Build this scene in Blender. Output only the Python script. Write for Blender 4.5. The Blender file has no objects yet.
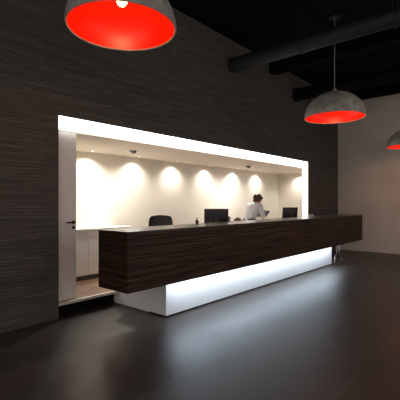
import bpy, bmesh, math, random
from mathutils import Vector, Matrix
random.seed(7)
S = bpy.context.scene
COL = S.collection

# ------------------------------------------------------------------ camera
F_PX, YAW, CY = 372.77, 0.716, 202.62          # focal length in px, heading from +X, horizon row
cd = bpy.data.cameras.new('camera'); cam = bpy.data.objects.new('camera', cd); COL.objects.link(cam)
cam.location = (0, 0, 1.5)
cam.rotation_euler = (math.pi/2, 0, YAW - math.pi/2)
cd.sensor_fit = 'HORIZONTAL'; cd.sensor_width = 36.0
cd.lens = 36.0 * F_PX / 400.0
cd.shift_y = (CY - 200.0) / 400.0
cd.clip_start = 0.05; cd.clip_end = 100
S.camera = cam

# ------------------------------------------------------------------ world, exposure, ceiling spots of the lobby
W = bpy.data.worlds.new('world'); S.world = W; W.use_nodes = True
bg = W.node_tree.nodes['Background']
bg.inputs[0].default_value = (1.0, 0.92, 0.85, 1); bg.inputs[1].default_value = 0.8
S.view_settings.view_transform = 'Standard'; S.view_settings.look = 'None'
S.view_settings.gamma = 1; S.view_settings.exposure = 0; S.view_settings.use_curve_mapping = False
SPOT_W = 46.0          # office downlights along the back wall
PEND_W = 6.5          # pendant lamps
LED_E = 50.0           # cool strip under the counter
FASCIA_E = 3.4         # light box round the opening

# ------------------------------------------------------------------ helpers
def mat(name, col, rough=0.6, metal=0.0, noise=0.0, nscale=20.0, spec=None, bump=0.0):
    m = bpy.data.materials.new(name); m.use_nodes = True
    nt = m.node_tree; b = nt.nodes['Principled BSDF']
    b.inputs['Base Color'].default_value = (*col, 1); b.inputs['Roughness'].default_value = rough
    b.inputs['Metallic'].default_value = metal
    if spec is not None: b.inputs['Specular IOR Level'].default_value = spec
    if noise or bump:
        tc = nt.nodes.new('ShaderNodeTexCoord'); n = nt.nodes.new('ShaderNodeTexNoise')
        n.inputs['Scale'].default_value = nscale; n.inputs['Detail'].default_value = 5
        nt.links.new(tc.outputs['Object'], n.inputs['Vector'])
        if noise:
            r = nt.nodes.new('ShaderNodeValToRGB')
            r.color_ramp.elements[0].position = 0.3; r.color_ramp.elements[1].position = 0.7
            r.color_ramp.elements[0].color = (*[c*(1-noise) for c in col], 1)
            r.color_ramp.elements[1].color = (*[min(1, c*(1+noise)) for c in col], 1)
            nt.links.new(n.outputs['Fac'], r.inputs[0]); nt.links.new(r.outputs[0], b.inputs['Base Color'])
        if bump:
            bp = nt.nodes.new('ShaderNodeBump'); bp.inputs['Strength'].default_value = bump; bp.inputs['Distance'].default_value = 0.01
            nt.links.new(n.outputs['Fac'], bp.inputs['Height']); nt.links.new(bp.outputs[0], b.inputs['Normal'])
    return m

def emit(name, col, e):
    m = bpy.data.materials.new(name); m.use_nodes = True
    b = m.node_tree.nodes['Principled BSDF']
    b.inputs['Base Color'].default_value = (0.8, 0.8, 0.8, 1)
    b.inputs['Emission Color'].default_value = (*col, 1); b.inputs['Emission Strength'].default_value = e
    return m

def strips_mat(name, lo, hi):
    """dark split strips laid in long horizontal courses"""
    m = bpy.data.materials.new(name); m.use_nodes = True; nt = m.node_tree; b = nt.nodes['Principled BSDF']
    N = nt.nodes.new; L = nt.links.new
    tc = N('ShaderNodeTexCoord'); sp = N('ShaderNodeSeparateXYZ'); cb = N('ShaderNodeCombineXYZ')
    L(tc.outputs['Object'], sp.inputs[0]); L(sp.outputs['X'], cb.inputs['X']); L(sp.outputs['Z'], cb.inputs['Y'])
    br = N('ShaderNodeTexBrick'); L(cb.outputs[0], br.inputs['Vector'])
    br.inputs['Scale'].default_value = 1.0; br.inputs['Brick Width'].default_value = 0.75; br.inputs['Row Height'].default_value = 0.042
    br.inputs['Mortar Size'].default_value = 0.002; br.inputs['Mortar Smooth'].default_value = 0.3; br.inputs['Bias'].default_value = 0.0
    br.offset = 0.37; br.squash = 1.4; br.squash_frequency = 3
    br.inputs['Color1'].default_value = (*lo, 1); br.inputs['Color2'].default_value = (*hi, 1)
    br.inputs['Mortar'].default_value = (*[c*0.45 for c in lo], 1)
    mp = N('ShaderNodeMapping'); mp.inputs['Scale'].default_value = (3, 60, 1); L(cb.outputs[0], mp.inputs[0])
    no = N('ShaderNodeTexNoise'); no.inputs['Scale'].default_value = 1.0; no.inputs['Detail'].default_value = 6; L(mp.outputs[0], no.inputs['Vector'])
    mx = N('ShaderNodeMix'); mx.data_type = 'RGBA'; mx.blend_type = 'MULTIPLY'; mx.inputs['Factor'].default_value = 0.8
    rp = N('ShaderNodeValToRGB'); rp.color_ramp.elements[0].position = 0.3; rp.color_ramp.elements[1].position = 0.7
    rp.color_ramp.elements[0].color = (0.6, 0.6, 0.6, 1); rp.color_ramp.elements[1].color = (1.25, 1.2, 1.15, 1)
    L(no.outputs['Fac'], rp.inputs[0]); L(br.outputs['Color'], mx.inputs['A']); L(rp.outputs[0], mx.inputs['B'])
    L(mx.outputs['Result'], b.inputs['Base Color'])
    bw = N('ShaderNodeRGBToBW'); L(mx.outputs['Result'], bw.inputs[0])
    bp = N('ShaderNodeBump'); bp.inputs['Strength'].default_value = 0.8; bp.inputs['Distance'].default_value = 0.15
    L(bw.outputs[0], bp.inputs['Height']); L(bp.outputs[0], b.inputs['Normal'])
    b.inputs['Roughness'].default_value = 0.75; b.inputs['Specular IOR Level'].default_value = 0.25
    return m

def wood_mat(name, lo, hi, rough, gx=1.2, gz=70.0, spec=0.5):
    """timber with a horizontal grain"""
    m = bpy.data.materials.new(name); m.use_nodes = True; nt = m.node_tree; b = nt.nodes['Principled BSDF']
    N = nt.nodes.new; L = nt.links.new
    tc = N('ShaderNodeTexCoord'); mp = N('ShaderNodeMapping'); mp.inputs['Scale'].default_value = (gx, gx, gz)
    L(tc.outputs['Object'], mp.inputs[0])
    n1 = N('ShaderNodeTexNoise'); n1.inputs['Scale'].default_value = 1; n1.inputs['Detail'].default_value = 8; n1.inputs['Roughness'].default_value = 0.65
    L(mp.outputs[0], n1.inputs['Vector'])
    rp = N('ShaderNodeValToRGB'); rp.color_ramp.elements[0].position = 0.42; rp.color_ramp.elements[1].position = 0.78
    rp.color_ramp.elements[0].color = (*lo, 1); rp.color_ramp.elements[1].color = (*hi, 1)
    L(n1.outputs['Fac'], rp.inputs[0]); L(rp.outputs[0], b.inputs['Base Color'])
    bp = N('ShaderNodeBump'); bp.inputs['Strength'].default_value = 0.15; bp.inputs['Distance'].default_value = 0.004
    L(n1.outputs['Fac'], bp.inputs['Height']); L(bp.outputs[0], b.inputs['Normal'])
    b.inputs['Roughness'].default_value = rough; b.inputs['Specular IOR Level'].default_value = spec
    return m

def tile_mat(name, lo, hi, grout, size, off, rough):
    m = bpy.data.materials.new(name); m.use_nodes = True; nt = m.node_tree; b = nt.nodes['Principled BSDF']
    N = nt.nodes.new; L = nt.links.new
    tc = N('ShaderNodeTexCoord'); mp = N('ShaderNodeMapping'); mp.inputs['Location'].default_value = (*off, 0)
    L(tc.outputs['Object'], mp.inputs[0])
    br = N('ShaderNodeTexBrick'); L(mp.outputs[0], br.inputs['Vector'])
    br.inputs['Scale'].default_value = 1; br.inputs['Brick Width'].default_value = size[0]; br.inputs['Row Height'].default_value = size[1]
    br.inputs['Mortar Size'].default_value = 0.0055; br.inputs['Mortar Smooth'].default_value = 0.2; br.offset = 0.5
    br.inputs['Color1'].default_value = (*lo, 1); br.inputs['Color2'].default_value = (*hi, 1); br.inputs['Mortar'].default_value = (*grout, 1)
    no = N('ShaderNodeTexNoise'); no.inputs['Scale'].default_value = 2.3; no.inputs['Detail'].default_value = 7; L(tc.outputs['Object'], no.inputs['Vector'])
    rp = N('ShaderNodeValToRGB'); rp.color_ramp.elements[0].position = 0.3; rp.color_ramp.elements[1].position = 0.7
    rp.color_ramp.elements[0].color = (0.75, 0.75, 0.75, 1); rp.color_ramp.elements[1].color = (1.2, 1.2, 1.2, 1)
    L(no.outputs['Fac'], rp.inputs[0])
    mx = N('ShaderNodeMix'); mx.data_type = 'RGBA'; mx.blend_type = 'MULTIPLY'; mx.inputs['Factor'].default_value = 1
    L(br.outputs['Color'], mx.inputs['A']); L(rp.outputs[0], mx.inputs['B']); L(mx.outputs['Result'], b.inputs['Base Color'])
    r2 = N('ShaderNodeMapRange'); r2.inputs['To Min'].default_value = rough - 0.05; r2.inputs['To Max'].default_value = rough + 0.08
    L(no.outputs['Fac'], r2.inputs[0]); L(r2.outputs[0], b.inputs['Roughness'])
    bp = N('ShaderNodeBump'); bp.inputs['Strength'].default_value = 0.3; bp.inputs['Distance'].default_value = 0.004; bp.invert = True
    L(br.outputs['Fac'], bp.inputs['Height']); L(bp.outputs[0], b.inputs['Normal'])
    return m

def box(bm, a, b, bev=0.0):
    c = [(a[i]+b[i])/2 for i in range(3)]; s = [abs(b[i]-a[i]) for i in range(3)]
    t = bmesh.new(); bmesh.ops.create_cube(t, size=1, matrix=Matrix.Diagonal((*s, 1)))
    if bev: bmesh.ops.bevel(t, geom=t.edges[:], offset=bev, segments=2, profile=0.5, affect='EDGES')
    bmesh.ops.translate(t, verts=t.verts, vec=c); merge(bm, t)

def merge(bm, t):
    me = bpy.data.meshes.new('tmp'); t.to_mesh(me); t.free(); bm.from_mesh(me); bpy.data.meshes.remove(me)

def cyl(bm, p, q, r, r2=None, seg=20, cap=True):
    p, q = Vector(p), Vector(q); d = q - p
    t = bmesh.new(); bmesh.ops.create_cone(t, cap_ends=cap, segments=seg, radius1=r, radius2=r if r2 is None else r2, depth=d.length)
    M = Matrix.Translation((p+q)/2) @ d.to_track_quat('Z', 'Y').to_matrix().to_4x4()
    bmesh.ops.transform(t, matrix=M, verts=t.verts); merge(bm, t)

def tube(bm, pts, r, seg=10):
    for a, b in zip(pts, pts[1:]): cyl(bm, a, b, r, seg=seg)
    for p in pts[1:-1]: ball(bm, p, (r, r, r), 1)

def ball(bm, c, r, sub=3, rot=None):
    t = bmesh.new(); bmesh.ops.create_icosphere(t, subdivisions=sub, radius=1)
    M = Matrix.Translation(c) @ (rot if rot else Matrix.Identity(4)) @ Matrix.Diagonal((*r, 1))
    bmesh.ops.transform(t, matrix=M, verts=t.verts); merge(bm, t)

def lathe(bm, prof, c=(0, 0, 0), seg=48, close=False):
    rings = []
    for r, z in prof:
        if r < 1e-5: rings.append([bm.verts.new((c[0], c[1], c[2]+z))])
        else: rings.append([bm.verts.new((c[0]+r*math.cos(2*math.pi*i/seg), c[1]+r*math.sin(2*math.pi*i/seg), c[2]+z)) for i in range(seg)])
    prs = list(zip(rings, rings[1:])) + ([(rings[-1], rings[0])] if close else [])
    for A, B in prs:
        for i in range(seg):
            j = (i+1) % seg
            if len(A) == 1 and len(B) == 1: continue
            if len(A) == 1: bm.faces.new((A[0], B[i], B[j]))
            elif len(B) == 1: bm.faces.new((A[i], A[j], B[0]))
            else: bm.faces.new((A[i], A[j], B[j], B[i]))

def obj(name, bm, m, parent=None, smooth=False, kind=None):
    bmesh.ops.recalc_face_normals(bm, faces=bm.faces[:])
    me = bpy.data.meshes.new(name); bm.to_mesh(me); bm.free()
    for mm in (m if isinstance(m, (list, tuple)) else [m]): me.materials.append(mm)
    if smooth:
        me.polygons.foreach_set('use_smooth', [True]*len(me.polygons))
        try: me.set_sharp_from_angle(angle=math.radians(38))
        except Exception: pass
    o = bpy.data.objects.new(name, me); COL.objects.link(o)
    if parent: o.parent = parent
    if kind: o['kind'] = kind
    return o

def struct(name, bm, m, parent=None): return obj(name, bm, m, parent, kind=None if parent else 'structure')

def tag(o, label, cat, group=None):
    o['label'] = label; o['category'] = cat
    if group: o['group'] = group
    return o

def thing(name, label, cat, loc=(0, 0, 0), rz=0.0, group=None):
    o = bpy.data.objects.new(name, None); COL.objects.link(o); o.empty_display_size = 0.1
    o.location = loc; o.rotation_euler = (0, 0, rz)
    return tag(o, label, cat, group)

def dup(root, loc, rz, label):
    r = root.copy(); COL.objects.link(r); r.location = loc; r.rotation_euler = (0, 0, rz); r['label'] = label
    for ch in list(root.children):
        c = ch.copy(); COL.objects.link(c); c.parent = r
        for g in list(ch.children):
            d = g.copy(); COL.objects.link(d); d.parent = c
    return r

def one(fn, *a, **k):
    bm = bmesh.new(); fn(bm, *a, **k); return bm

# ------------------------------------------------------------------ materials
M_strip = strips_mat('dark_strip_cladding', (0.083, 0.077, 0.071), (0.118, 0.108, 0.098))
M_floor = tile_mat('dark_stone_tile', (0.044, 0.035, 0.031), (0.054, 0.043, 0.038), (0.105, 0.088, 0.076), (2.3, 1.15), (0.75, 0.05), 0.38)
M_plaster = mat('taupe_plaster', (0.64, 0.57, 0.50), 0.85, noise=0.07, nscale=1.5)
M_black = mat('black_paint', (0.005, 0.005, 0.006), 0.9, spec=0.1, noise=0.2, nscale=3)
M_duct = mat('black_duct', (0.013, 0.015, 0.017), 0.6, noise=0.15, nscale=4)
M_cream = mat('cream_paint', (0.82, 0.76, 0.66), 0.8, noise=0.015, nscale=2)
M_ceilw = mat('office_ceiling_paint', (0.78, 0.70, 0.60), 0.85, noise=0.01, nscale=3)
M_walnut = wood_mat('dark_walnut_veneer', (0.010, 0.0048, 0.003), (0.15, 0.075, 0.048), 0.5, spec=0.2)
M_walnut_top = wood_mat('polished_walnut_top', (0.030, 0.020, 0.015), (0.075, 0.050, 0.038), 0.30)
M_planks = wood_mat('brown_floor_boards', (0.16, 0.09, 0.055), (0.27, 0.165, 0.10), 0.5, gx=6, gz=6)
M_white = mat('white_lacquer', (0.80, 0.81, 0.82), 0.30, noise=0.01, nscale=4)
M_door = mat('pale_grey_door_paint', (0.74, 0.72, 0.69), 0.5, noise=0.02, nscale=5)
M_cab = mat('white_cabinet_laminate', (0.70, 0.68, 0.65), 0.5, noise=0.02, nscale=5)
M_plinth = mat('brown_grey_plinth', (0.10, 0.085, 0.075), 0.5, noise=0.05, nscale=20)
M_nosing = mat('pale_metal_nosing', (0.62, 0.58, 0.52), 0.35, 0.4, noise=0.03, nscale=30)
M_steel = mat('brushed_steel', (0.55, 0.56, 0.58), 0.28, 1.0, noise=0.05, nscale=60)
M_dark_metal = mat('dark_metal', (0.03, 0.03, 0.032), 0.4, 0.7, noise=0.1, nscale=40)
M_plastic = mat('black_plastic', (0.010, 0.010, 0.011), 0.42, noise=0.1, nscale=60)
M_fabric = mat('black_mesh_fabric', (0.010, 0.010, 0.011), 0.9, noise=0.3, nscale=200, bump=0.3)
M_screen = mat('dark_screen_glass', (0.006, 0.007, 0.009), 0.12, noise=0.05, nscale=10)
M_conc = mat('grey_concrete_shell', (0.34, 0.315, 0.285), 0.8, noise=0.34, nscale=9, bump=0.4)
M_red = mat('red_lamp_lining', (0.85, 0.015, 0.001), 0.34, spec=0.35, noise=0.04, nscale=8)
M_bulb = emit('warm_bulb', (1.0, 0.62, 0.25), 8.0)
M_led = emit('cool_led', (0.72, 0.86, 1.0), LED_E)
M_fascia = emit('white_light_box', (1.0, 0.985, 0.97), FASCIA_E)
M_spot = emit('downlight_lens', (1.0, 0.86, 0.66), 6.0)
M_skin = mat('skin', (0.52, 0.31, 0.22), 0.55, noise=0.05, nscale=30)
M_eye = mat('eye_dark', (0.02, 0.015, 0.012), 0.2, noise=0.1, nscale=30)
M_lip = mat('lip', (0.36, 0.12, 0.10), 0.5, noise=0.05, nscale=60)
M_hair = mat('brown_hair', (0.055, 0.022, 0.012), 0.55, noise=0.35, nscale=90, bump=0.4)
M_shirt = mat('pale_blue_white_cotton', (0.66, 0.68, 0.72), 0.85, noise=0.04, nscale=25)
M_trouser = mat('charcoal_trouser_cloth', (0.03, 0.03, 0.035), 0.9, noise=0.1, nscale=40)
M_paper = mat('paper', (0.72, 0.69, 0.62), 0.8, noise=0.02, nscale=20)
M_tan = mat('tan_leather', (0.20, 0.11, 0.055), 0.6, noise=0.2, nscale=30, bump=0.2)
M_grey = mat('grey_plastic', (0.30, 0.29, 0.28), 0.45, noise=0.05, nscale=40)

# ------------------------------------------------------------------ setting
YW, XL, XR, ZT, XC, ZC = 4.527, 2.428, 9.748, 2.624, 11.964, 4.83
ZF, ZO, YB, XO = 0.20, 2.445, 6.17, 11.05        # office floor, office ceiling, office back wall, office right wall
bm = bmesh.new(); box(bm, (-4, -4, -0.1), (XC+0.2, YW+0.35, 0)); struct('floor', bm, M_floor)
bm = bmesh.new()
box(bm, (-4, YW, 0), (XL, YW+0.06, ZC)); box(bm, (XL, YW, ZT), (XR, YW+0.06, ZC)); box(bm, (XR, YW, 0), (XC, YW+0.06, ZC))
struct('wall_left', bm, M_strip)
bm = bmesh.new(); box(bm, (XC, -4, 0), (XC+0.15, YW+0.06, ZC)); struct('wall_right', bm, M_plaster)
bm = bmesh.new(); box(bm, (-4, -4, ZC), (XC+0.15, YW+0.1, ZC+0.15)); struct('ceiling', bm, M_black)
bm = bmesh.new(); box(bm, (XC-0.018, -4, 0), (XC, YW, 0.09), 0.004); struct('baseboard_right', bm, M_plaster)

# office behind the opening
bm = bmesh.new(); box(bm, (1.2, YW+0.03, ZF-0.03), (XO, YB, ZF)); struct('office_floor', bm, M_planks)
bm = bmesh.new(); box(bm, (XL-0.1, YW+0.125, 0), (XR, YW+0.16, ZF-0.04)); struct('office_riser', bm, M_black)
bm = bmesh.new(); box(bm, (XL, YW-0.006, ZF-0.035), (XR, YW+0.03, ZF+0.004), 0.004); struct('trim_1', bm, M_nosing)
bm = bmesh.new(); box(bm, (1.2, YB, 0), (XO+0.12, YB+0.12, ZO+0.1)); struct('wall_back', bm, M_cream)
bm = bmesh.new(); box(bm, (XO, YW+0.06, 0), (XO+0.12, YB, ZO+0.1)); struct('wall_office_right', bm, M_cream)
bm = bmesh.new(); box(bm, (1.08, YW+0.06, 0), (1.2, YB+0.12, ZO+0.1)); struct('wall_office_left', bm, M_cream)
bm = bmesh.new(); box(bm, (1.2, YW+0.06, ZO), (XO, YB, ZO+0.1)); struct('office_ceiling', bm, M_ceilw)
# lit white frame of the opening: light box on top, jamb on the right
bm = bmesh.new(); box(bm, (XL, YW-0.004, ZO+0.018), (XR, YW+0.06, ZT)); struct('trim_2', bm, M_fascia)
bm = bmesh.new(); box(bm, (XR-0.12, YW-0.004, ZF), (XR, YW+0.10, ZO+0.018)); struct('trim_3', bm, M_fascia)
# sliding door standing half out of the wall on the left
bm = bmesh.new(); box(bm, (XL-0.62, YW+0.065, ZF+0.02), (XL+0.29, YW+0.10, ZO-0.005), 0.003); d1 = struct('door_1', bm, M_door)
bm = bmesh.new()
cyl(bm, (XL+0.245, YW+0.066, 1.235), (XL+0.245, YW+0.058, 1.235), 0.024)
cyl(bm, (XL+0.245, YW+0.060, 1.235), (XL+0.245, YW+0.02, 1.235), 0.009); cyl(bm, (XL+0.255, YW+0.02, 1.235), (XL+0.125, YW+0.02, 1.235), 0.009)
obj('door_handle', bm, M_dark_metal, d1, True)
bm = bmesh.new(); cyl(bm, (XL+0.245, YW+0.066, 1.165), (XL+0.245, YW+0.056, 1.165), 0.022); obj('keyhole_rosette', bm, M_dark_metal, d1, True)

# ------------------------------------------------------------------ reception counter
CX0, CX1, CYF, CYB, CZ0, CZ1 = 2.576, 10.48, 3.30, 3.857, 0.49, 1.175
BX0, BX1, BY = 3.373, 8.904, 3.52
ct = thing('reception_counter', 'long dark walnut reception counter floating on a glowing white base', 'counter', ((CX0+CX1)/2, 3.6, 0))
def cpart(name, bm, m, parent=None, smooth=False):
    bmesh.ops.translate(bm, verts=bm.verts, vec=(-(CX0+CX1)/2, -3.6, 0))
    return obj(name, bm, m, parent or ct, smooth)
bm = bmesh.new(); box(bm, (CX0, CYF, CZ0), (CX1, CYB, CZ1-0.022), 0.003); cpart('cladding', bm, M_walnut)
bm = bmesh.new(); box(bm, (CX0, CYF, CZ1-0.020), (CX1, CYB, CZ1), 0.002); cpart('countertop', bm, M_walnut_top)
bm = bmesh.new(); box(bm, (BX0, BY, 0.022), (BX1, CYB, CZ0)); bs = cpart('base', bm, M_white)
bm = bmesh.new(); box(bm, (BX0+0.02, BY+0.02, 0), (BX1-0.02, CYB, 0.022)); cpart('toe_kick', bm, M_black, bs)
bm = bmesh.new(); box(bm, (BX0+0.02, BY-0.165, CZ0-0.012), (BX1-0.02, BY-0.14, CZ0)); cpart('led_strip', bm, M_led)['label'] = 'cool white light strip under the counter front'
bm = bmesh.new(); box(bm, (BX0, CYB+0.0005, 0.022), (BX1, YW-0.008, CZ0)); box(bm, (BX0, YW-0.008, 0.022), (BX1, YW+0.12, ZF-0.04)); box(bm, (BX0+0.02, CYB+0.0005, 0), (BX1-0.02, YW+0.12, 0.022)); struct('desk_podium', bm, M_white)
# slim steel support below the overhanging right end
bm = bmesh.new()
sx, sy = 9.52, 3.60
for dx in (-0.09, 0.09): tube(bm, [(sx+dx, sy, CZ0), (sx+dx*0.95, sy, 0.24)], 0.016)
arch = [(sx+0.24*math.cos(a), sy, 0.02+0.20*math.sin(a)) for a in [math.pi*i/14 for i in range(15)]]
tube(bm, arch, 0.015); tube(bm, [(sx-0.085, sy, 0.24), (sx+0.085, sy, 0.24)], 0.012)
for dx in (-0.24, 0.24): cyl(bm, (sx+dx, sy, 0), (sx+dx, sy, 0.022), 0.025)
cpart('steel_support', bm, M_steel, None, True)['label'] = 'small arched steel leg under the right end'

# staff desk behind the counter (carries the monitors)
ZD = 0.96
dk = thing('staff_desk', 'low pale staff desk hidden behind the dark reception counter', 'desk', (6.1, 4.24, CZ0))
bm = bmesh.new(); box(bm, (-2.68, -0.37, ZD-CZ0-0.03), (2.75, 0.27, ZD-CZ0), 0.004); obj('desktop', bm, M_cab, dk)
for x in (-2.6, -0.9, 0.9, 2.65):
    bm = bmesh.new(); box(bm, (x-0.012, -0.36, 0), (x+0.012, 0.26, ZD-CZ0-0.03)); obj('support_panel', bm, M_cab, dk)
# the desk's right wing, where the counter overhangs its base
# ------------------------------------------------------------------ back cabinets
ZW, YCF = 1.06, 5.54
labs = ['white low cabinet against the back wall, nearer the pale grey sliding door',
        'white low cabinet half hidden behind the left end of the counter']
for k, x0 in enumerate((2.60, 3.50)):
    c = thing('low_cabinet', labs[k], 'cabinet', (x0+0.45, YCF, ZF), 0, 'white low cabinets along the back wall')
    bm = bmesh.new(); box(bm, (-0.448, 0.022, 0.08), (0.448, YB-YCF-0.005, ZW-ZF-0.03)); obj('body', bm, M_cab, c)
    bm = bmesh.new(); box(bm, (-0.448, 0.06, 0), (0.448, YB-YCF-0.005, 0.08)); obj('plinth', bm, M_plinth, c)
    for s in (-1, 1):
        bm = bmesh.new(); box(bm, (0.0025 if s > 0 else -0.446, 0, 0.083), (0.446 if s > 0 else -0.0025, 0.02, ZW-ZF-0.035), 0.002)
        dr = obj('door', bm, M_cab, c)
        bm = bmesh.new(); box(bm, (s*0.02-0.006, -0.010, 0.55), (s*0.02+0.006, 0, 0.70), 0.003); obj('handle', bm, M_cab, dr)
bm = bmesh.new(); box(bm, (1.21, YCF-0.02, ZW-0.03), (4.42, YB-0.002, ZW), 0.003)
tag(obj('cabinet_worktop', bm, M_cream), 'cream worktop running over the white low cabinets', 'worktop')

# ------------------------------------------------------------------ office downlights
def make_downlight(label):
    t = thing('recessed_downlight', label, 'ceiling light', (0, 0, 0), 0, 'small downlights washing the back wall')
    bm = bmesh.new(); lathe(bm, [(0.030, 0.0), (0.030, -0.006), (0.045, -0.005), (0.047, 0.0)], close=True, seg=24); obj('trim_ring', bm, M_nosing, t, True)
    bm = bmesh.new(); lathe(bm, [(0.0, -0.003), (0.0295, -0.003), (0.0295, 0.0), (0, 0)], seg=24); obj('lens', bm, M_spot, t)
    return t
def spot(loc, w, ang=140, blend=1.0, rot=(0, 0, 0), col=(1, 0.96, 0.91)):
    l = bpy.data.lights.new('downlight_lamp', 'SPOT'); l.energy = w; l.spot_size = math.radians(ang); l.spot_blend = blend
    l.color = col; l.shadow_soft_size = 0.03
    o = bpy.data.objects.new('downlight_lamp', l); COL.objects.link(o); o.location = loc; o.rotation_euler = rot
XS = [2.68, 3.85, 4.95, 6.08, 7.26, 8.46, 9.66]
words = ['small recessed downlight at the back wall, behind the top of the sliding door',
         'small recessed downlight at the back wall, above the white low cabinets',
         'small recessed downlight at the back wall, above and left of the office chair',
         'small recessed downlight at the back wall, above the black office chair',
         'small recessed downlight at the back wall, above the left monitor',
         'small recessed downlight at the back wall, next left of the one above the person',
         'small recessed downlight at the back wall, directly above the standing person']
dl = None
for x, w in zip(XS, words):
    if dl is None: dl = make_downlight(w); dl.location = (x, YB-0.21, ZO)
    else: dup(dl, (x, YB-0.21, ZO), 0, w)
    spot((x, YB-0.21, ZO-0.02), SPOT_W)
dup(dl, (XO-0.21, 5.35, ZO), 0, 'small recessed downlight near the office right wall, above the right monitor')
spot((XO-0.21, 5.35, ZO-0.02), SPOT_W)
big = None
for x, w in ((4.30, 'round tilting spotlight in the office ceiling, nearer the sliding door'), (8.05, 'round tilting spotlight in the office ceiling, nearer the standing person')):
    if big: dup(big, (x, 5.36, ZO), 0, w)
    else:
        big = thing('tilting_spotlight', w, 'ceiling light', (x, 5.36, ZO), 0, 'larger tilting spotlights in the office ceiling')
        bm = bmesh.new(); lathe(bm, [(0.085, 0.0), (0.085, -0.008), (0.125, -0.006), (0.128, 0.0)], close=True, seg=32); obj('trim_ring', bm, M_ceilw, big, True)
        bm = bmesh.new(); lathe(bm, [(0, -0.002), (0.084, -0.002), (0.084, 0), (0, 0)], seg=32); obj('recess', bm, M_dark_metal, big)
        bm = bmesh.new(); cyl(bm, (0.012, 0, -0.004), (0.0, 0, -0.030), 0.062, 0.055, 24); obj('lamp_head', bm, M_dark_metal, big, True)
    spot((x, 5.36, ZO-0.04), 135.0, 165, 1.0)

# ------------------------------------------------------------------ lobby ducts
def duct(label, x, z, r, y0, y1, M_duct=M_duct):
    t = thing('ventilation_duct', label, 'duct', (x, (y0+y1)/2, z), 0, 'black ducts below the lobby ceiling'); hy = (y1-y0)/2
    bm = bmesh.new(); cyl(bm, (0, -hy, 0), (0, hy, 0), r, seg=32); obj('pipe', bm, M_duct, t, True)
    for k in range(5):
        y = hy-0.03-k*1.5
        if y < -hy: break
        bm = bmesh.new(); cyl(bm, (0, y-0.02, 0), (0, y+0.02, 0), r+0.015, seg=32); f = obj('flange', bm, M_duct, t, True)
        if k: 
            for s in (-1, 1):
                bm = bmesh.new(); cyl(bm, (s*(r+0.008), y, 0), (s*(r+0.008), y, ZC-z), 0.006, seg=8); obj('hanger_rod', bm, M_duct, t)
duct('black round duct below the ceiling, running out over the counter from the dark wall', 6.2, 4.31, 0.14, -3.5, YW-0.02)
duct('black round duct below the ceiling, nearer the taupe right wall', 9.0, 4.31, 0.16, -3.5, YW-0.02, M_black)
bm = bmesh.new()
for x in (7.8, 11.4): box(bm, (x-0.12, -3.9, ZC-0.28), (x+0.12, YW, ZC))
struct('ceiling_beam', bm, M_black)

# ------------------------------------------------------------------ pendants
PR = 0.525
def make_pendant(label, PZ):
    t = thing('dome_pendant_lamp', label, 'pendant lamp', (0, 0, 0), 0, 'large dome pendants over the lobby')
    Hd = 0.46
    out = [(PR*math.cos(a), Hd*math.sin(a)) for a in [math.pi/2*i/18 for i in range(19)]]
    out[-1] = (0.0, Hd)
    inn = [((PR-0.02)*math.cos(a), 0.004+(Hd-0.022)*math.sin(a)) for a in [math.pi/2*i/18 for i in range(19)]]
    inn[-1] = (0.0, 0.004+Hd-0.022)
    bm = bmesh.new(); lathe(bm, out, seg=64)
    lathe(bm, [(PR, 0), (PR-0.004, -0.006), (PR-0.016, -0.006), (PR-0.02, 0.004)], seg=64)
    obj('shell', bm, M_conc, t, True)
    bm = bmesh.new(); lathe(bm, inn, seg=64); obj('lining', bm, M_red, t, True)['label'] = 'glowing red inside of the dome'
    bm = bmesh.new(); cyl(bm, (0, 0, Hd-0.03), (0, 0, Hd-0.12), 0.03); obj('socket', bm, M_dark_metal, t, True)
    bm = bmesh.new(); lathe(bm, [(0, -0.02), (0.03, -0.012), (0.05, 0.015), (0.052, 0.045), (0.035, 0.08), (0.024, 0.11), (0, 0.112)], (0, 0, Hd-0.225), 24); obj('bulb', bm, M_bulb, t, True)
    bm = bmesh.new(); cyl(bm, (0, 0, Hd-0.005), (0, 0, Hd+0.05), 0.045, 0.03, 24); obj('cap', bm, M_conc, t, True)
    top = ZC - PZ
    bm = bmesh.new(); cyl(bm, (0, 0, Hd+0.04), (0, 0, top-0.03), 0.012, seg=12); obj('rod', bm, M_dark_metal, t, True)
    for s in (-1, 1):
        bm = bmesh.new(); cyl(bm, (s*0.02, s*0.005, Hd+0.05), (s*0.07, s*0.03, top-0.03), 0.006, seg=8); obj('cable', bm, M_grey, t, True)
    bm = bmesh.new(); cyl(bm, (0, 0, top-0.03), (0, 0, top), 0.10, seg=32); obj('ceiling_rose', bm, M_dark_metal, t, True)
    return t
for (x, y, PZ), w in (((2.22, 2.93, 3.18), 'large grey dome pendant with red inside before the dark wall, nearest the camera'),
                      ((6.61, 2.56, 3.02), 'grey dome pendant with red inside hanging over the right half of the counter'),
                      ((10.70, 2.22, 2.94), 'grey dome pendant with red inside hanging before the taupe right wall')):
    make_pendant(w, PZ).location = (x, y, PZ)
    l = bpy.data.lights.new('pendant_light', 'POINT'); l.energy = PEND_W; l.color = (1.0, 0.62, 0.30); l.shadow_soft_size = 0.06
    o = bpy.data.objects.new('pendant_light', l); COL.objects.link(o); o.location = (x, y, PZ+0.10)

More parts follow.
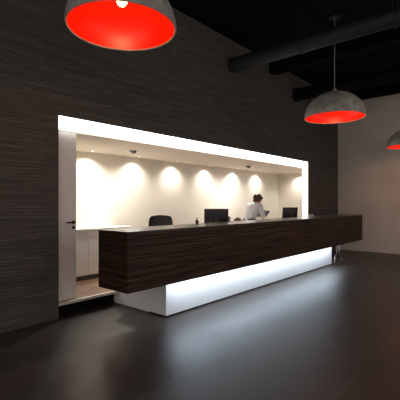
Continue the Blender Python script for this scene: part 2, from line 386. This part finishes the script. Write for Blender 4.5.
# ------------------------------------------------------------------ office chair
def office_chair(label, loc, rz):
    t = thing('office_chair', label, 'chair', loc, rz)
    # faces local -Y
    bm = bmesh.new(); box(bm, (-0.24, -0.25, 0.44), (0.24, 0.23, 0.51), 0.03); obj('seat', bm, M_fabric, t, True)
    bm = bmesh.new(); nx, nz = 14, 10
    def P(i, j, k):
        u = i/nx*2-1; v = j/nz
        hw = 0.225*(0.92+0.08*math.sin(math.pi*v)); zt = 0.66+v*(0.405-0.02*u*u)
        e = 1 - 0.12*max(0, abs(v-0.5)*2-0.75)*4
        return (u*hw*e, 0.25+0.05*v-0.05*u*u*0.9+k*0.035, zt)
    G = [[[bm.verts.new(P(i, j, k)) for k in (0, 1)] for j in range(nz+1)] for i in range(nx+1)]
    for i in range(nx):
        for j in range(nz):
            for k in (0, 1): bm.faces.new((G[i][j][k], G[i+1][j][k], G[i+1][j+1][k], G[i][j+1][k]))
    for i in range(nx):
        for j in (0, nz): bm.faces.new((G[i][j][0], G[i+1][j][0], G[i+1][j][1], G[i][j][1]))
    for j in range(nz):
        for i in (0, nx): bm.faces.new((G[i][j][0], G[i][j+1][0], G[i][j+1][1], G[i][j][1]))
    obj('backrest', bm, M_fabric, t, True)
    bm = bmesh.new(); tube(bm, [(0, 0.10, 0.425), (0, 0.30, 0.44), (0, 0.325, 0.72)], 0.022); obj('back_bracket', bm, M_plastic, t, True)
    for s in (-1, 1):
        bm = bmesh.new(); tube(bm, [(s*0.22, 0.05, 0.45), (s*0.29, 0.05, 0.47), (s*0.29, 0.03, 0.66)], 0.014)
        box(bm, (s*0.29-0.03, -0.12, 0.655), (s*0.29+0.03, 0.14, 0.685), 0.01); obj('armrest', bm, M_plastic, t, True)
    bm = bmesh.new(); cyl(bm, (0, 0, 0.10), (0, 0, 0.44), 0.028); cyl(bm, (0, 0, 0.40), (0, 0, 0.445), 0.10, 0.12); obj('gas_lift', bm, M_dark_metal, t, True)
    for k in range(5):
        a = k*2*math.pi/5+0.3; c, s = math.cos(a), math.sin(a)
        bm = bmesh.new(); cyl(bm, (0, 0, 0.11), (0.28*c, 0.28*s, 0.075), 0.024, 0.016, 10); lg = obj('leg', bm, M_dark_metal, t, True)
        bm = bmesh.new(); cyl(bm, (0.28*c-0.02*s, 0.28*s+0.02*c, 0.03), (0.28*c+0.02*s, 0.28*s-0.02*c, 0.03), 0.03); obj('caster', bm, M_plastic, lg, True)
    return t
office_chair('black office chair with a low rounded back, between the sliding door and the left monitor', (4.60, 4.92, ZF), -0.70)

# ------------------------------------------------------------------ monitors
def make_monitor(label):
    t = thing('computer_monitor', label, 'monitor', (0, 0, 0), 0, 'computer monitors behind the counter')
    # screen faces local +Y, back faces -Y ; hinge at the stand
    R = Matrix.Translation((0, 0, 0.28)) @ Matrix.Rotation(math.radians(6), 4, 'X')
    def tilt(bm): bmesh.ops.transform(bm, matrix=R, verts=bm.verts); return bm
    bm = bmesh.new(); box(bm, (-0.215, -0.018, -0.15), (0.215, 0.022, 0.15), 0.008); sh = obj('housing', tilt(bm), M_plastic, t, True)
    bm = bmesh.new(); box(bm, (-0.20, 0.0215, -0.135), (0.20, 0.0235, 0.135)); obj('screen', tilt(bm), M_screen, sh)
    bm = bmesh.new(); box(bm, (-0.12, -0.040, -0.09), (0.12, -0.017, 0.08), 0.008); obj('rear_cover', tilt(bm), M_plastic, sh, True)
    bm = bmesh.new(); box(bm, (-0.035, -0.055, 0.012), (0.035, -0.030, 0.30), 0.006); obj('stand', bm, M_plastic, t, True)
    bm = bmesh.new(); box(bm, (-0.12, -0.11, 0), (0.12, 0.08, 0.014), 0.005); obj('foot', bm, M_plastic, t, True)
    return t
m1 = make_monitor('black computer monitor seen from behind, left of the standing person'); m1.location = (5.175, 4.12, ZD); m1.rotation_euler = (0, 0, -0.85)
dup(m1, (7.93, 4.12, ZD), -0.38, 'black computer monitor seen from behind, right of the standing person')

# ------------------------------------------------------------------ small things
t = thing('pen_cup', 'tiny dark pen cup just left of the left monitor', 'cup', (4.23, 3.74, CZ1))
bm = bmesh.new(); lathe(bm, [(0, 0), (0.022, 0), (0.024, 0.055), (0.021, 0.055), (0.019, 0.004), (0, 0.004)], seg=20); obj('cup', bm, M_plastic, t, True)
for k in range(3):
    bm = bmesh.new(); cyl(bm, (0.006*(k-1), 0.004, 0.006), (0.016*(k-1), 0.012*(k % 2), 0.095), 0.004, seg=8); obj('pen', bm, M_plastic, t, True)
t = thing('vacuum_flask', 'small grey flask just right of the left monitor', 'flask', (5.52, 4.10, ZD))
bm = bmesh.new(); lathe(bm, [(0, 0), (0.040, 0), (0.042, 0.01), (0.042, 0.19), (0.030, 0.22), (0.028, 0.235), (0, 0.235)], seg=28); obj('body', bm, M_grey, t, True)
bm = bmesh.new(); lathe(bm, [(0, 0.235), (0.031, 0.236), (0.031, 0.275), (0.024, 0.285), (0, 0.287)], seg=28); obj('cap', bm, M_grey, t, True)
t = thing('leather_bag', 'low tan bag on the desk between the left monitor and the standing person', 'bag', (5.97, 4.22, ZD), -0.5)
bm = bmesh.new(); ball(bm, (0, 0, 0.12), (0.11, 0.07, 0.125), 3)
for vv in bm.verts: vv.co.z = max(vv.co.z, 0.0)
obj('body', bm, M_tan, t, True)
bm = bmesh.new(); tube(bm, [(-0.07+0.14*i/10, 0, 0.215+0.03*math.sin(math.pi*i/10)) for i in range(11)], 0.007, 8); obj('handle', bm, M_tan, t, True)
t = thing('counter_dish', 'small white dish standing on the counter just right of the lit opening', 'dish', (8.18, 3.72, CZ1))
bm = bmesh.new(); lathe(bm, [(0, 0), (0.035, 0), (0.06, 0.03), (0.064, 0.045), (0.058, 0.045), (0.05, 0.03), (0, 0.012)], seg=28); obj('bowl', bm, M_white, t, True)
bm = bmesh.new()
for k in range(5): ball(bm, (0.024*math.cos(k*1.26), 0.024*math.sin(k*1.26), 0.036+0.004*(k % 2)), (0.02, 0.02, 0.015), 2)
o = obj('sweets', bm, M_paper, t, True); o['kind'] = 'stuff'

# ------------------------------------------------------------------ person leaning over the desk
def capsule(bm, p, q, r0, r1, sub=2):
    t = bmesh.new()
    for c, r in ((p, r0), (q, r1)):
        bmesh.ops.create_icosphere(t, subdivisions=sub, radius=r, matrix=Matrix.Translation(c))
    res = bmesh.ops.convex_hull(t, input=t.verts[:])
    bmesh.ops.delete(t, geom=[g for g in res['geom_interior'] if isinstance(g, bmesh.types.BMVert)], context='VERTS'); merge(bm, t)
def chain(bm, pts):
    for (p, r), (q, s) in zip(pts, pts[1:]): capsule(bm, p, q, r, s)
def fused(name, bm, m, parent, vox, it=3, extra=None):
    """fuse overlapping volumes into one continuous smooth skin"""
    me = bpy.data.meshes.new('raw'); bm.to_mesh(me); bm.free()
    o = bpy.data.objects.new('raw', me); COL.objects.link(o)
    r = o.modifiers.new('r', 'REMESH'); r.mode = 'VOXEL'; r.voxel_size = vox
    s = o.modifiers.new('s', 'SMOOTH'); s.factor = 0.5; s.iterations = it
    dg = bpy.context.evaluated_depsgraph_get(); out = bpy.data.meshes.new_from_object(o.evaluated_get(dg))
    bpy.data.objects.remove(o); bpy.data.meshes.remove(me)
    b2 = bmesh.new(); b2.from_mesh(out); bpy.data.meshes.remove(out)
    for f in b2.faces: f.material_index = 0
    if extra: extra(b2)
    q = obj(name, b2, m, parent); q.data.polygons.foreach_set('use_smooth', [True]*len(q.data.polygons)); return q
# local frame: +x is the way she leans and looks, z up from the office floor, y to her left
pp = thing('person', 'person with brown hair in a pale shirt leaning over a black folder behind the counter', 'person', (7.36, 4.86, ZF), -0.12)
V = Vector
pel, wst, chs, nck = V((0, 0, 0.86)), V((0.03, 0, 0.99)), V((0.13, 0, 1.17)), V((0.225, 0, 1.29))
hd = V((0.315, 0, 1.375))
hr = Matrix.Rotation(math.radians(42), 4, 'Y')            # head bowed towards +x
def H(x, y, z): return hd + (hr @ V((x, y, z)))
body = bmesh.new()
chain(body, [(pel, 0.125), (wst, 0.105), (chs, 0.12), (nck-V((0.02, 0, 0.03)), 0.07)])
for s in (-1, 1): capsule(body, wst+V((0, s*0.035, 0)), chs+V((0.0, s*0.075, 0.03)), 0.095, 0.085)
chain(body, [(nck-V((0.03, 0, 0.04)), 0.058), (hd+V((-0.02, 0, -0.06)), 0.052)])
ball(body, hd+hr @ V((0, 0, 0.015)), (0.098, 0.076, 0.105), 3, hr)           # skull
ball(body, hd+hr @ V((0.028, 0, -0.055)), (0.066, 0.056, 0.066), 3, hr)      # jaw and face
capsule(body, H(0.092, 0, 0.0), H(0.112, 0, -0.030), 0.010, 0.014)           # nose
for s in (-1, 1): ball(body, H(0.0, s*0.078, -0.012), (0.020, 0.010, 0.030), 2, hr)   # ears
sh, el, wr = {}, {}, {}
for s in (-1, 1):
    sh[s] = V((0.175, s*0.165, 1.215)); el[s] = V((0.23, s*0.215, 0.965)); wr[s] = V((0.41, s*0.115, 0.985))
    chain(body, [(chs+V((0.02, s*0.07, 0.03)), 0.07), (sh[s], 0.058), (el[s], 0.041), (wr[s], 0.027)])
    # hand: palm, four fingers of unequal length and a thumb closing on the folder's edge
    f = V((0.82, -s*0.52, 0.10)).normalized(); side = V((0.52*s, 0.82, 0)) * s; side = V((f.y, -f.x, 0)) * (-s)
    up = V((0, 0, 1)); pc = wr[s] + f*0.05
    for k in range(4): capsule(body, wr[s]+f*0.012+side*(k-1.5)*0.009, wr[s]+f*0.085+side*(k-1.5)*0.019, 0.015, 0.0115)
    for k, L in enumerate((0.066, 0.076, 0.071, 0.055)):
        a = wr[s]+f*0.085+side*(1.5-k)*0.0205; b = a+f*L*0.5-up*0.010; c = b+f*L*0.32-up*0.016; d = c+f*L*0.1-up*0.016
        chain(body, [(a, 0.0095), (b, 0.0088), (c, 0.0080), (d, 0.0072)])
    a = wr[s]+f*0.028+side*0.022+up*0.006; b = a+f*0.030+side*0.022+up*0.016; c = b+f*0.032+side*0.004+up*0.006
    chain(body, [(a, 0.0125), (b, 0.0105), (c, 0.0085)])
for s in (-1, 1):
    hip = V((0, s*0.085, 0.84)); kn = V((0.03, s*0.095, 0.47)); an = V((0.0, s*0.10, 0.09)); toe = V((0.14, s*0.115, 0.035))
    chain(body, [(hip, 0.098), (kn, 0.06), (an, 0.038)]); chain(body, [(an-V((0.02, 0, 0.045)), 0.036), (toe, 0.028)])
def face(b2):
    n0 = len(b2.faces)
    t = bmesh.new()
    for s in (-1, 1): ball(t, H(0.083, s*0.032, 0.006), (0.008, 0.013, 0.007), 2, hr)
    n1 = len(t.faces)
    ball(t, H(0.089, 0, -0.070), (0.008, 0.024, 0.007), 2, hr)
    for i, f in enumerate(t.faces): f.material_index = 1 if i < n1 else 2
    merge(b2, t)
bdy = fused('body', body, [M_skin, M_eye, M_lip], pp, 0.0055, 3, face)
shirt = bmesh.new()
chain(shirt, [(pel-V((0, 0, 0.02)), 0.142), (wst, 0.125), (chs, 0.138), (nck-V((0.045, 0, 0.055)), 0.078)])
for s in (-1, 1):
    capsule(shirt, pel+V((0, s*0.03, 0)), wst+V((0, s*0.03, 0)), 0.130, 0.118)
    capsule(shirt, wst+V((0, s*0.035, 0)), chs+V((0.0, s*0.08, 0.03)), 0.115, 0.102)
    chain(shirt, [(chs+V((0.02, s*0.07, 0.03)), 0.085), (sh[s], 0.074), (el[s], 0.057), (el[s].lerp(wr[s], 0.45), 0.048)])
fused('shirt', shirt, M_shirt, pp, 0.008, 3)
tr = bmesh.new()
for s in (-1, 1): chain(tr, [(V((0, s*0.08, 0.84)), 0.118), (V((0.03, s*0.095, 0.47)), 0.078), (V((0.0, s*0.10, 0.085)), 0.062)])
capsule(tr, V((0, -0.05, 0.86)), V((0, 0.05, 0.86)), 0.128, 0.128)
fused('trousers', tr, M_trouser, pp, 0.010, 3)
for s in (-1, 1):
    so = bmesh.new(); chain(so, [(V((-0.025, s*0.10, 0.048)), 0.047), (V((0.05, s*0.105, 0.046)), 0.045), (V((0.15, s*0.116, 0.040)), 0.038)])
    for vv in so.verts: vv.co.z = max(vv.co.z, 0.0)
    fused('shoe', so, M_plastic, pp, 0.008, 2)
hair = bmesh.new()
ball(hair, hd+hr @ V((-0.020, 0, 0.030)), (0.100, 0.090, 0.103), 3, hr)
ball(hair, hd+hr @ V((-0.060, 0, -0.030)), (0.070, 0.082, 0.085), 3, hr)
for s in (-1, 1): chain(hair, [(H(0.02, s*0.070, 0.06), 0.028), (H(-0.02, s*0.080, -0.02), 0.026), (H(-0.045, s*0.070, -0.09), 0.020)])
chain(hair, [(H(-0.11, 0, 0.0), 0.04), (H(-0.145, 0, -0.01), 0.035), (H(-0.15, 0, -0.07), 0.026)])
fused('hair', hair, M_hair, pp, 0.006, 2)

fo = thing('document_folder', 'black folder in the hands of the standing person', 'folder', (7.36, 4.86, ZF), -0.12)
R = Matrix.Translation((0.47, 0, 1.03)) @ Matrix.Rotation(math.radians(-38), 4, 'Y')
def held(bm): bmesh.ops.transform(bm, matrix=R, verts=bm.verts); return bm
bm = bmesh.new(); box(bm, (-0.11, -0.155, 0.012), (0.11, 0.155, 0.016)); box(bm, (-0.11, -0.155, -0.016), (0.11, 0.155, -0.012)); box(bm, (-0.11, -0.158, -0.016), (0.11, -0.153, 0.016))
obj('cover', held(bm), M_fabric, fo)
bm = bmesh.new(); box(bm, (-0.105, -0.150, -0.0115), (0.105, 0.150, 0.0115)); obj('page_block', held(bm), M_paper, fo)
